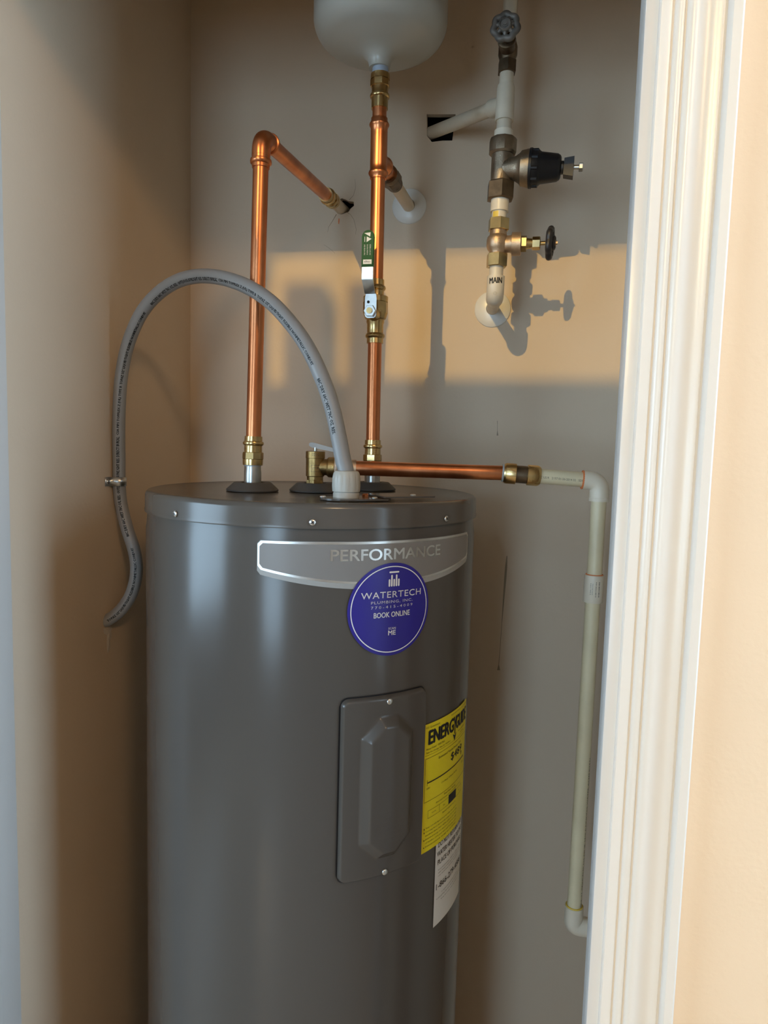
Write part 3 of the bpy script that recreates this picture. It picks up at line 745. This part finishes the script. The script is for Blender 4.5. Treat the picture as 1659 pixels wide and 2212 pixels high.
bm = bmesh.new()
sweep(bm, [PE-d3*.0245]+bend(PE-d3*.03, PE, PE+dn*.03, .017, 12)+[PE+dn*.0290], .0138, 30)
lathe(bm, PE+dn*.0240, dn, [(0, .0138), (.001, .0143), (.0055, .0143), (.0055, .0112)], 32)
finish('upper_elbow', bm, 'cpvcpale', dis, angle=50)
zc0, zc1 = 1.4180, 1.3770
def at_v(z): return PE+dn*((z-PE.z)/dn.z)
bm = bmesh.new(); sweep(bm, [PE+dn*.026, at_v(zc0-.004)], .0110, 28); finish('upper_drop', bm, 'cpvc', dis)
bm = bmesh.new(); lathe(bm, at_v(zc0+.0012), dn, [(0, .0112), (0, .0122), (.0014, .0128)], 28); finish('primer_ring', bm, 'primer', dis)
bm = bmesh.new(); lathe(bm, at_v(zc0), dn, [(0, .0110), (0, .0138), (.001, .0142), (.040, .0142), (.041, .0138), (.041, .0110)], 36); cpp = finish('coupling', bm, 'cpvcpale', dis)
fl = Flat()
xx = 0
for k in range(15):
    w = random.choice((.0005, .0008, .0012)); fl.rect(.0000, .0058, -.0115+xx, -.0115+xx+w); xx += w+random.choice((.0005, .0007, .0011))
for k, t in enumerate(('3/4 IN CPVC 4120', 'D2846 100PSI')): fl.text(t, -.0045-.0028*k, .0, w=.0170, h=.0014, res=1, rot=R(90))
def on_v(zmid, r, a0):
    def fm(u, v):
        c = at_v(zmid+v); a = a0+u/r; return (c.x+r*math.sin(a), c.y-r*math.cos(a), c.z)
    return fm
fl.build('barcode', on_v(1.3985, .01435, .12), 'ink', cpp)
bm = bmesh.new(); sweep(bm, [at_v(zc1+.004), at_v(1.2), at_v(1.0), at_v(.895)], .0110, 28); low = finish('lower_drop', bm, 'cpvc', dis)
fl = Flat(); fl.text('SDR-11 CPVC 4120 100 PSI @ 180F DRINKING WATER ASTM D2846', 0, 0, w=.24, h=.0030, res=1, rot=R(90)); fl.build('pipe_print', on_v(1.02, .01112, 1.0), 'ink', low)
bm = bmesh.new(); lathe(bm, at_v(.8995), dn, [(0, .0112), (0, .0126), (.0015, .0130)], 28); finish('glue_ring', bm, 'yellowglue', dis)
LE = Vector((VX.x, VX.y, .8655)); rt = Vector((1, .05, -.02)).normalized()
bm = bmesh.new(); sweep(bm, [at_v(.898)]+bend(at_v(.898), LE, LE+rt*.03, .010, 10)+[LE+rt*.036], .0140, 30); finish('lower_elbow', bm, 'cpvcpale', dis, angle=50)
bm = bmesh.new(); sweep(bm, [LE+rt*.030, LE+rt*.185], .0110, 24); finish('outlet_run', bm, 'cpvc', dis)
# print on the horizontal run, facing out
fl = Flat(); fl.text('C US R   2157 01-26-2014 32   SDR', 0, 0, w=.062, h=.0032, res=2)
hz_mid = (c_+d3*.050).lerp(PE-d3*.020, .5)
def on_h(u, v):
    a = v/.0111-.10; return hz_mid+d3*u+Vector((0, -math.cos(a), math.sin(a)))*.0111
fl.build('pipe_print', on_h, 'brownink', hz)

# ------------------------------------------------------------------ grey flexible conduit
con = thing('flexible_conduit', 'grey flexible conduit arching from heater top to the left wall', 'conduit', CON)
bm = bmesh.new(); lathe(bm, CON+Z*.002, Z, [(0, .0155), (.0005, .0168), (.0060, .0168), (.0075, .0160), (.0080, .0160)], 40)
finish('connector_base', bm, 'fitting', con)
bm = bmesh.new(); n = 60; rings = []
for t, r in ((.0100, .0165), (.0105, .0178), (.018, .0182), (.028, .0178), (.0335, .0168), (.0365, .0150), (.0372, .0125)):
    rings.append([bm.verts.new(CON+Vector((math.cos(2*math.pi*k/n)*q, math.sin(2*math.pi*k/n)*q, t))) for k in range(n) for q in [r-(.0007 if (k % 5 == 0 and .011 < t < .034) else 0)]])
for a, b in zip(rings, rings[1:]):
    for k in range(n): bm.faces.new((a[k], a[(k+1) % n], b[(k+1) % n], b[k]))
bm.faces.new(rings[0][::-1]); bm.faces.new(rings[-1])
finish('compression_nut', bm, 'fitting', con, angle=28)
CTRL = [(CON.x, CON.y, CON.z+.030), (-.2208, .8774, 1.5700), (-.2244, .8790, 1.5800), (-.2307, .8815, 1.6056), (-.2422, .8860, 1.6470), (-.2588, .8927, 1.6859), (-.2821, .9021, 1.7259), (-.3105, .9138, 1.7599),
        (-.3444, .9270, 1.7905), (-.3855, .9444, 1.8148), (-.4329, .9666, 1.8319), (-.4784, .9890, 1.8400), (-.5215, 1.0103, 1.8385), (-.5618, 1.0294, 1.8264), (-.5967, 1.0450, 1.8044),
        (-.6232, 1.0578, 1.7748), (-.6415, 1.0660, 1.7406), (-.6534, 1.0714, 1.7000), (-.6586, 1.0737, 1.6584), (-.6613, 1.0754, 1.6126), (-.6625, 1.0775, 1.5663), (-.6628, 1.0780, 1.5274),
        (-.6610, 1.0795, 1.4920), (-.6470, 1.0740, 1.4502), (-.6300, 1.0680, 1.4127), (-.6235, 1.0635, 1.3785), (-.6320, 1.0630, 1.3420), (-.6500, 1.0610, 1.3131), (-.6680, 1.0560, 1.2970), (-.690, 1.0530, 1.2860)]
path = spline(CTRL, 6); CONR = .0104
bm = bmesh.new(); sweep(bm, path, CONR, 24); hose = finish('hose', bm, 'conduit', con)
# print that follows the hose on the side towards the room and the inside of the arch
cum = [0]
for a, b in zip(path, path[1:]): cum.append(cum[-1]+(b-a).length)
PN = Vector((.36, -.93, -.05))
def on_hose(s, v):
    i = 0
    s = min(max(s, 0), cum[-1]-1e-5)
    lo, hi = 0, len(cum)-1
    while hi-lo > 1:
        mid = (lo+hi)//2
        if cum[mid] <= s: lo = mid
        else: hi = mid
    i = lo; t = (s-cum[i])/(cum[i+1]-cum[i]); p = path[i].lerp(path[i+1], t)
    tg = (path[min(i+2, len(path)-1)]-path[max(i-1, 0)]).normalized()
    frac = s/cum[-1]
    front = (PN-tg*PN.dot(tg)).normalized(); inner = Vector((-.43, .97, 1.62))-p
    if frac > .62: inner = Vector((1, 0, 0))
    a0 = .62 if frac < .5 else max(.62-(frac-.5)*3.0, .0)
    w = front.cross(tg); sg = 1 if w.dot(inner) > 0 else -1
    a = a0*sg+v/CONR
    return p+(front*math.cos(a)+w*math.sin(a))*(CONR+.00015)
fl = Flat(); s = .055
txt = ['TOPAZ 1/2" LIQUIDTIGHT FLEXIBLE NONMETALLIC CONDUIT', 'CSA PIPS TOPFLEX Z (UL) TYPE B', 'OUTDOOR-SUNLIGHT RES. DIRECT BURIAL', '80C DRY 60C WET 70C OIL RES.']
k = 3
while s < cum[-1]-.03:
    t = txt[k % 4]; L = len(t)*.0027
    if s+L > cum[-1]-.005: break
    fl.text(t, s+L/2, 0, w=L, h=.0046, bold=.05, res=1, rot=math.pi); s += L+(.020 if k % 4 == 3 else .003); k += 1
fl.build('hose_print', on_hose, 'ink', hose)

# pipe strap on the left wall
strap = thing('pipe_strap', 'small shiny metal strap holding the grey conduit on left wall', 'strap', (LEFT, 1.0775, 1.5274))
bm = bmesh.new(); pts = [(LEFT+.0012, 1.0775-.024), (LEFT+.0012, 1.0775-.0125)]
pts += [(-.6628+.0118*math.cos(R(a)), 1.0780+.0118*math.sin(R(a))) for a in range(-80, 81, 16)]+[(LEFT+.0012, 1.0775+.0125), (LEFT+.0012, 1.0775+.017)]
pv = None
for x, y in pts:
    cur = [bm.verts.new((x, y, 1.5274-.0075)), bm.verts.new((x, y, 1.5274+.0075))]
    if pv: bm.faces.new((pv[0], pv[1], cur[1], cur[0]))
    pv = cur
band = finish('band', bm, 'steel', strap, angle=60); so = band.modifiers.new('s', 'SOLIDIFY'); so.thickness = .0010; so.offset = 1
link('strap_screw', SCREW, strap, Matrix.Translation((LEFT+.002, 1.0775-.0185, 1.5274)) @ Matrix.Rotation(R(90), 4, 'Y'))
# broken plaster where the conduit enters the wall
for k, (y, z, w, h) in enumerate(((1.056, 1.2755, .014, .008), (1.060, 1.2655, .008, .010), (1.0585, 1.2520, .005, .014))):
    bm = bmesh.new(); ring = []
    for i in range(11):
        a = 2*math.pi*i/11; q = 1+random.uniform(-.3, .3); ring.append(bm.verts.new((LEFT+.0006, y+w*q*math.cos(a), z+h*q*math.sin(a))))
    c = bm.verts.new((LEFT+.0016, y, z))
    for i in range(11): bm.faces.new((c, ring[i], ring[(i+1) % 11]))
    finish('plaster_chip', bm, 'plaster', wall_left, smooth=False)

# ------------------------------------------------------------------ main supply at the right: elbow, valve, regulator, upper valve
def at_m(z):
    z = EYE+(z-EYE)*.988
    return Vector((-.0543+(z-1.847)*.0120, 1.195, z))
upm = (at_m(2.2)-at_m(1.9)).normalized()
def seg(z0, prof_, bm, n=36, rot=0): lathe(bm, at_m(z0), upm, prof_, n, rot=rot)
sup = thing('supply_pipe', 'cream plastic supply pipe with a MAIN marking rising through the valves', 'pipe', (-.0652, 1.36, 1.8592))
ME_ = at_m(1.8510); MW = Vector((-.0652, 1.36, 1.8592)); mb_ = (MW-ME_).normalized()
bm = bmesh.new(); sweep(bm, [ME_+mb_*.02, MW+mb_*.05], .0110, 28); finish('wall_stub', bm, 'cpvcold', sup)
bm = bmesh.new(); sweep(bm, [ME_+mb_*.030]+bend(ME_+mb_*.03, ME_, ME_+upm*.03, .018, 12)+[at_m(1.8835)], .0143, 30)
elb = finish('elbow', bm, 'cpvcpale', sup, angle=50)
def on_m(zm, r, a0):
    def fm(u, v):
        c = at_m(zm+v); a = a0+u/r; return (c.x+r*math.sin(a), c.y-r*math.cos(a), c.z)
    return fm
fl = Flat(); fl.text('MAIN', .0005, 0, w=.0215, h=.0092, bold=.03, res=2, rot=R(2)); fl.build('handwritten_mark', on_m(1.8745, .01445, 0.0), 'ink', elb)
Flat().ring(.0, -.021, .0022, .0028, 20).build('moulded_ring', on_m(1.8745, .0144, 0.02), 'cpvcold', elb)
bm = bmesh.new(); sweep(bm, [at_m(1.882), at_m(1.905)], .0112, 28); finish('lower_nipple', bm, 'cpvcpale', sup)
bm = bmesh.new(); sweep(bm, [at_m(1.968), at_m(1.992)], .0120, 28); mid = finish('middle_nipple', bm, 'cpvcpale', sup)
Flat().rect(-.0115, -.0010, -.004, .0055, 6).build('cement_smear', on_m(1.9800, .01215, 0), 'yellowglue', mid)
bm = bmesh.new(); lathe(bm, at_m(1.9868), upm, [(0, .0120), (0, .0146), (.019, .0146), (.019, .0120)], 32); finish('upper_socket', bm, 'cpvcpale', sup)
# above the regulator
bm = bmesh.new(); lathe(bm, at_m(2.1010), upm, [(0, .0150), (.0125, .0150), (.0125, .0110)], 32); finish('tail_piece', bm, 'cpvcpale', sup)
bm = bmesh.new(); sweep(bm, [at_m(2.105), at_m(2.145)], .0118, 28); finish('upper_nipple', bm, 'cpvcold', sup)
bm = bmesh.new(); lathe(bm, at_m(2.1290), upm, [(0, .0118), (0, .0146), (.002, .0150), (.0500, .0140), (.0545, .0130), (.0545, .0112)], 34)
BR0 = at_m(2.1560); BR1 = Vector((-.1885, 1.365, 2.1850)); bd = (BR1-BR0).normalized()
lathe(bm, BR0, bd, [(0, .0120), (.036, .0142), (.036, .0112)], 30)
finish('tee', bm, 'cpvcold', sup)
bm = bmesh.new(); sweep(bm, [BR0+bd*.03, BR1+bd*.07], .0112, 28); finish('branch', bm, 'cpvcold', sup)
bm = bmesh.new(); sweep(bm, [at_m(2.178), at_m(2.215)], .0112, 28); finish('top_nipple', bm, 'cpvcold', sup)
bm = bmesh.new(); sweep(bm, [at_m(2.25), at_m(CEIL)], .0112, 28); finish('ceiling_run', bm, 'cpvcold', sup)

# main gate valve
gv = thing('gate_valve', 'yellow brass gate valve with black wheel handle above MAIN elbow', 'valve', at_m(1.9))
bm = bmesh.new()
seg(1.8985, [(0, .0165), (.0008, .0176), (.0200, .0176), (.0208, .0165)], bm, 6, R(12))
lo = finish('lower_nut', bm, 'brass', gv)
bm = bmesh.new(); seg(1.9565, [(0, .0165), (.0008, .0176), (.0180, .0176), (.0188, .0165)], bm, 6, R(12)); finish('upper_nut', bm, 'brass', gv)
bm = bmesh.new()
seg(1.9190, [(0, .0128), (.004, .0132), (.008, .0165), (.014, .0182), (.022, .0182), (.027, .0170), (.030, .0140), (.038, .0135)], bm, 40)
SX = Vector((1, -.02, -.005)).normalized(); GC = at_m(1.9350)
lathe(bm, GC, SX, [(0, .0130), (.020, .0135), (.0225, .0150), (.0228, .0182), (.0370, .0182), (.0375, .0170)], 40)
finish('valve_body', bm, 'pinkbrass', gv)
fm_g = lambda u, v: (GC.x+.0185*math.sin(u/.0185-.05), GC.y-.0185*math.cos(u/.0185-.05), GC.z+v)
Flat().text('1/2', .002, .001, w=.0075, h=.0085, res=2).build('cast_mark', fm_g, 'bronze', gv)
bm = bmesh.new(); lathe(bm, GC+SX*.0373, SX, [(0, .0120), (.0006, .0128), (.0085, .0128), (.0090, .0110)], 6); lathe(bm, GC+SX*.0460, SX, [(0, .0088), (.0095, .0076)], 28); finish('bonnet', bm, 'brass', gv)
bm = bmesh.new(); lathe(bm, GC+SX*.0550, SX, [(0, .0096), (.0006, .0104), (.0120, .0104), (.0130, .0090)], 6, rot=R(15)); finish('packing_nut', bm, 'brass', gv)
bm = bmesh.new(); lathe(bm, GC+SX*.0670, SX, [(0, .0032), (.016, .0032)], 16); finish('stem', bm, 'brass', gv)
def wheel(c, d, rad, tube, lobes, parent, m, name='wheel', dish=.004):
    bm = bmesh.new(); d, u, v = frame_of(d); pts = []
    for k in range(84):
        a = 2*math.pi*k/84; q = rad*(1+.075*math.cos(lobes*a)); pts.append(c+u*(q*math.cos(a))+v*(q*math.sin(a)))
    sweep(bm, pts, tube, 10, closed=True)
    nsp = lobes
    for k in range(nsp):
        a = 2*math.pi*(k+.5)/nsp; e = u*math.cos(a)+v*math.sin(a)
        sweep(bm, [c+e*rad*.25+d*dish, c+e*rad*.6+d*dish*.6, c+e*rad*.95], [tube*.75, tube*.62, tube*.7], 8)
    lathe(bm, c-d*tube*.8, d, [(0, rad*.45), (tube*1.2, rad*.58), (tube*1.6+dish, rad*.56), (tube*1.9+dish, rad*.46), (tube*1.5+dish, rad*.40)], 36)
    return finish(name, bm, m, parent, angle=60)
wheel(GC+SX*.0830, Vector((1, -.12, -.05)), .0205, .0052, 6, gv, 'blackmetal', 'handwheel', .003)
bm = bmesh.new(); lathe(bm, GC+SX*.088, SX, [(0, .0052), (.004, .0050), (.004, .0030), (.007, .0030)], 6); finish('wheel_nut', bm, 'pinkbrass', gv)

# pressure regulator
pr = thing('pressure_regulator', 'bronze pressure regulator with black plastic bonnet pointing right', 'regulator', at_m(2.0))
bm = bmesh.new(); seg(2.0055, [(0, .0205), (.001, .0228), (.0255, .0228), (.0280, .0200)], bm, 6, R(8)); finish('lower_nut', bm, 'darkbronze', pr)
bm = bmesh.new(); seg(2.0760, [(0, .0195), (.0030, .0222), (.0220, .0222), (.0250, .0205), (.0258, .0150)], bm, 10, R(9)); finish('upper_nut', bm, 'bronze', pr)
bm = bmesh.new(); seg(2.0300, [(0, .0170), (.024, .0172), (.048, .0172)], bm, 40)
RX = Vector((1, -.06, -.045)).normalized(); RC = at_m(2.0530)+Vector((0, -.004, 0))
lathe(bm, RC, RX, [(-.012, 0), (0, .0120), (.004, .0140), (.022, .0185), (.028, .0225), (.031, .0262), (.0425, .0285), (.0440, .0285)], 44)
finish('regulator_body', bm, 'bronze', pr)
ru = Vector((0, 0, 1)); ru = (ru-RX*ru.dot(RX)).normalized(); rf = ru.cross(RX)
if rf.y > 0: rf = -rf
def on_reg(u, v):
    rr = .0145+max(u, 0)*.28+.0006; a = v/rr; return RC+RX*u+(rf*math.cos(a)+ru*math.sin(a))*rr
fl = Flat()
for k, t in enumerate(('WATER', 'PRESSURE', 'REDUCING')): fl.text(t, .0060+.0042*k, 0, w=.016, h=.0030, res=1, rot=R(-90))
fl.build('cast_lettering', on_reg, 'darkbronze', pr)
fl = Flat(); fl.add([(-.003, -.005), (.003, -.005), (0, .006)], [(0, 1, 2)]); fl.build('cast_arrow', on_m(2.0380, .0175, .05), 'darkbronze', pr)
bm = bmesh.new(); lathe(bm, RC+RX*.0435, RX, [(0, .0280), (.0005, .0298), (.0045, .0298), (.0050, .0282), (.0140, .0272), (.0170, .0250), (.0185, .0238), (.0440, .0205), (.0480, .0180), (.0495, .0150), (.0495, 0)], 44)
for k in range(10):
    a = 2*math.pi*k/10; e = ru*math.cos(a)+rf*math.sin(a); c = RC+RX*.0535+e*.0262
    lathe(bm, c-RX*.006, RX, [(0, .0035), (.010, .0035)], 8)
finish('bonnet', bm, 'black', pr)
bm = bmesh.new(); lathe(bm, RC+RX*.0925, RX, [(0, .0085), (.0008, .0100), (.004, .0100), (.0045, .0090), (.0075, .0090)], 24)
c = RC+RX*.1050
e1 = (ru*.97+RX*.25).normalized(); 
vsb = []
for a, b, d in [(x, y, z) for x in (-1, 1) for y in (-1, 1) for z in (-1, 1)]: vsb.append(bm.verts.new(c+RX*(a*.0075)+ru*(b*(.0125 if a < 0 else .0150))+rf*(d*.009)-ru*.001))
for q in ((0, 1, 3, 2), (4, 6, 7, 5), (0, 4, 5, 1), (2, 3, 7, 6), (0, 2, 6, 4), (1, 5, 7, 3)): bm.faces.new([vsb[i] for i in q])
finish('locknut', bm, 'blackmetal', pr)
bm = bmesh.new(); lathe(bm, RC+RX*.112, RX, [(0, .0036), (.010, .0036)], 16); lathe(bm, RC+RX*.1205, RX, [(0, .0065), (.0006, .0070), (.0055, .0070), (.0062, .0062)], 6); finish('adjusting_bolt', bm, 'steel', pr)

# upper valve with dusty wheel
uv = thing('stop_valve', 'old brown valve with grey scalloped wheel handle near the ceiling', 'valve', at_m(2.205))
bm = bmesh.new(); seg(2.2020, [(0, .0140), (.0008, .0152), (.0180, .0152), (.0190, .0140)], bm, 6, R(8)); finish('lower_nut', bm, 'darkbronze', uv)
UC = at_m(2.2360); ud = Vector((-.04, -1, .03)).normalized()
bm = bmesh.new(); seg(2.2200, [(0, .0120), (.006, .0135), (.010, .0150), (.022, .0150), (.030, .0125), (.034, .0120)], bm, 36)
lathe(bm, UC, ud, [(0, .0120), (.024, .0125), (.026, .0138), (.034, .0138), (.036, .0100)], 32)
finish('valve_body', bm, 'darkbronze', uv)
bm = bmesh.new(); lathe(bm, UC+ud*.035, ud, [(0, .0088), (.0006, .0095), (.011, .0095), (.013, .0070)], 6); lathe(bm, UC+ud*.047, ud, [(0, .0032), (.018, .0032)], 14); finish('stem', bm, 'darkbronze', uv)
wheel(UC+ud*.064, ud, .0172, .0050, 7, uv, 'greywheel', 'handwheel', .004)
bm = bmesh.new(); lathe(bm, UC+ud*.069, ud, [(0, .0052), (.0035, .0050), (.0035, .0030), (.005, .0030)], 6); finish('wheel_nut', bm, 'greywheel', uv)

# ------------------------------------------------------------------ marks on the back wall
def wall_line(pts, w, m, name):
    bm = bmesh.new(); ribbon(bm, [(x, BACK-.0003, z) for x, z in pts], w, (0, -1, 0)); return finish(name, bm, m, wall_back, smooth=False)
wall_line([(-.0475, 1.6520), (-.0472, 1.6440), (-.0468, 1.6340), (-.0462, 1.6245)], [.0010, .0006, .0006, .0030], 'stain', 'paint_run')
wall_line([(-.0186, 1.3950), (-.0192, 1.3750), (-.0200, 1.3500), (-.0212, 1.3150), (-.0228, 1.2600), (-.0242, 1.2100), (-.0252, 1.1800), (-.0250, 1.1690)], [.0016, .0040, .0042, .0030, .0010, .0009, .0012, .0060], 'stain', 'paint_run')
wall_line([(-.371, 2.041), (-.379, 2.028), (-.386, 2.018), (-.388, 2.008)], [.0014, .0008, .0006, .0003], 'crack', 'plaster_crack')
wall_line([(-.350, 2.044), (-.343, 2.040), (-.336, 2.030), (-.331, 2.012), (-.332, 2.002)], [.0010, .0006, .0005, .0005, .0003], 'crack', 'plaster_crack')
wall_line([(-.346, 2.067), (-.338, 2.075), (-.334, 2.090), (-.336, 2.105)], [.0008, .0006, .0005, .0003], 'crack', 'plaster_crack')
wall_line([(-.3655, 2.0330), (-.3658, 2.0280), (-.3660, 2.0230)], [.0020, .0026, .0016], 'primer', 'rust_drip')
wall_line([(-.395, 1.985), (-.384, 1.978), (-.372, 1.968)], [.0003, .0004, .0003], 'crack', 'plaster_crack')
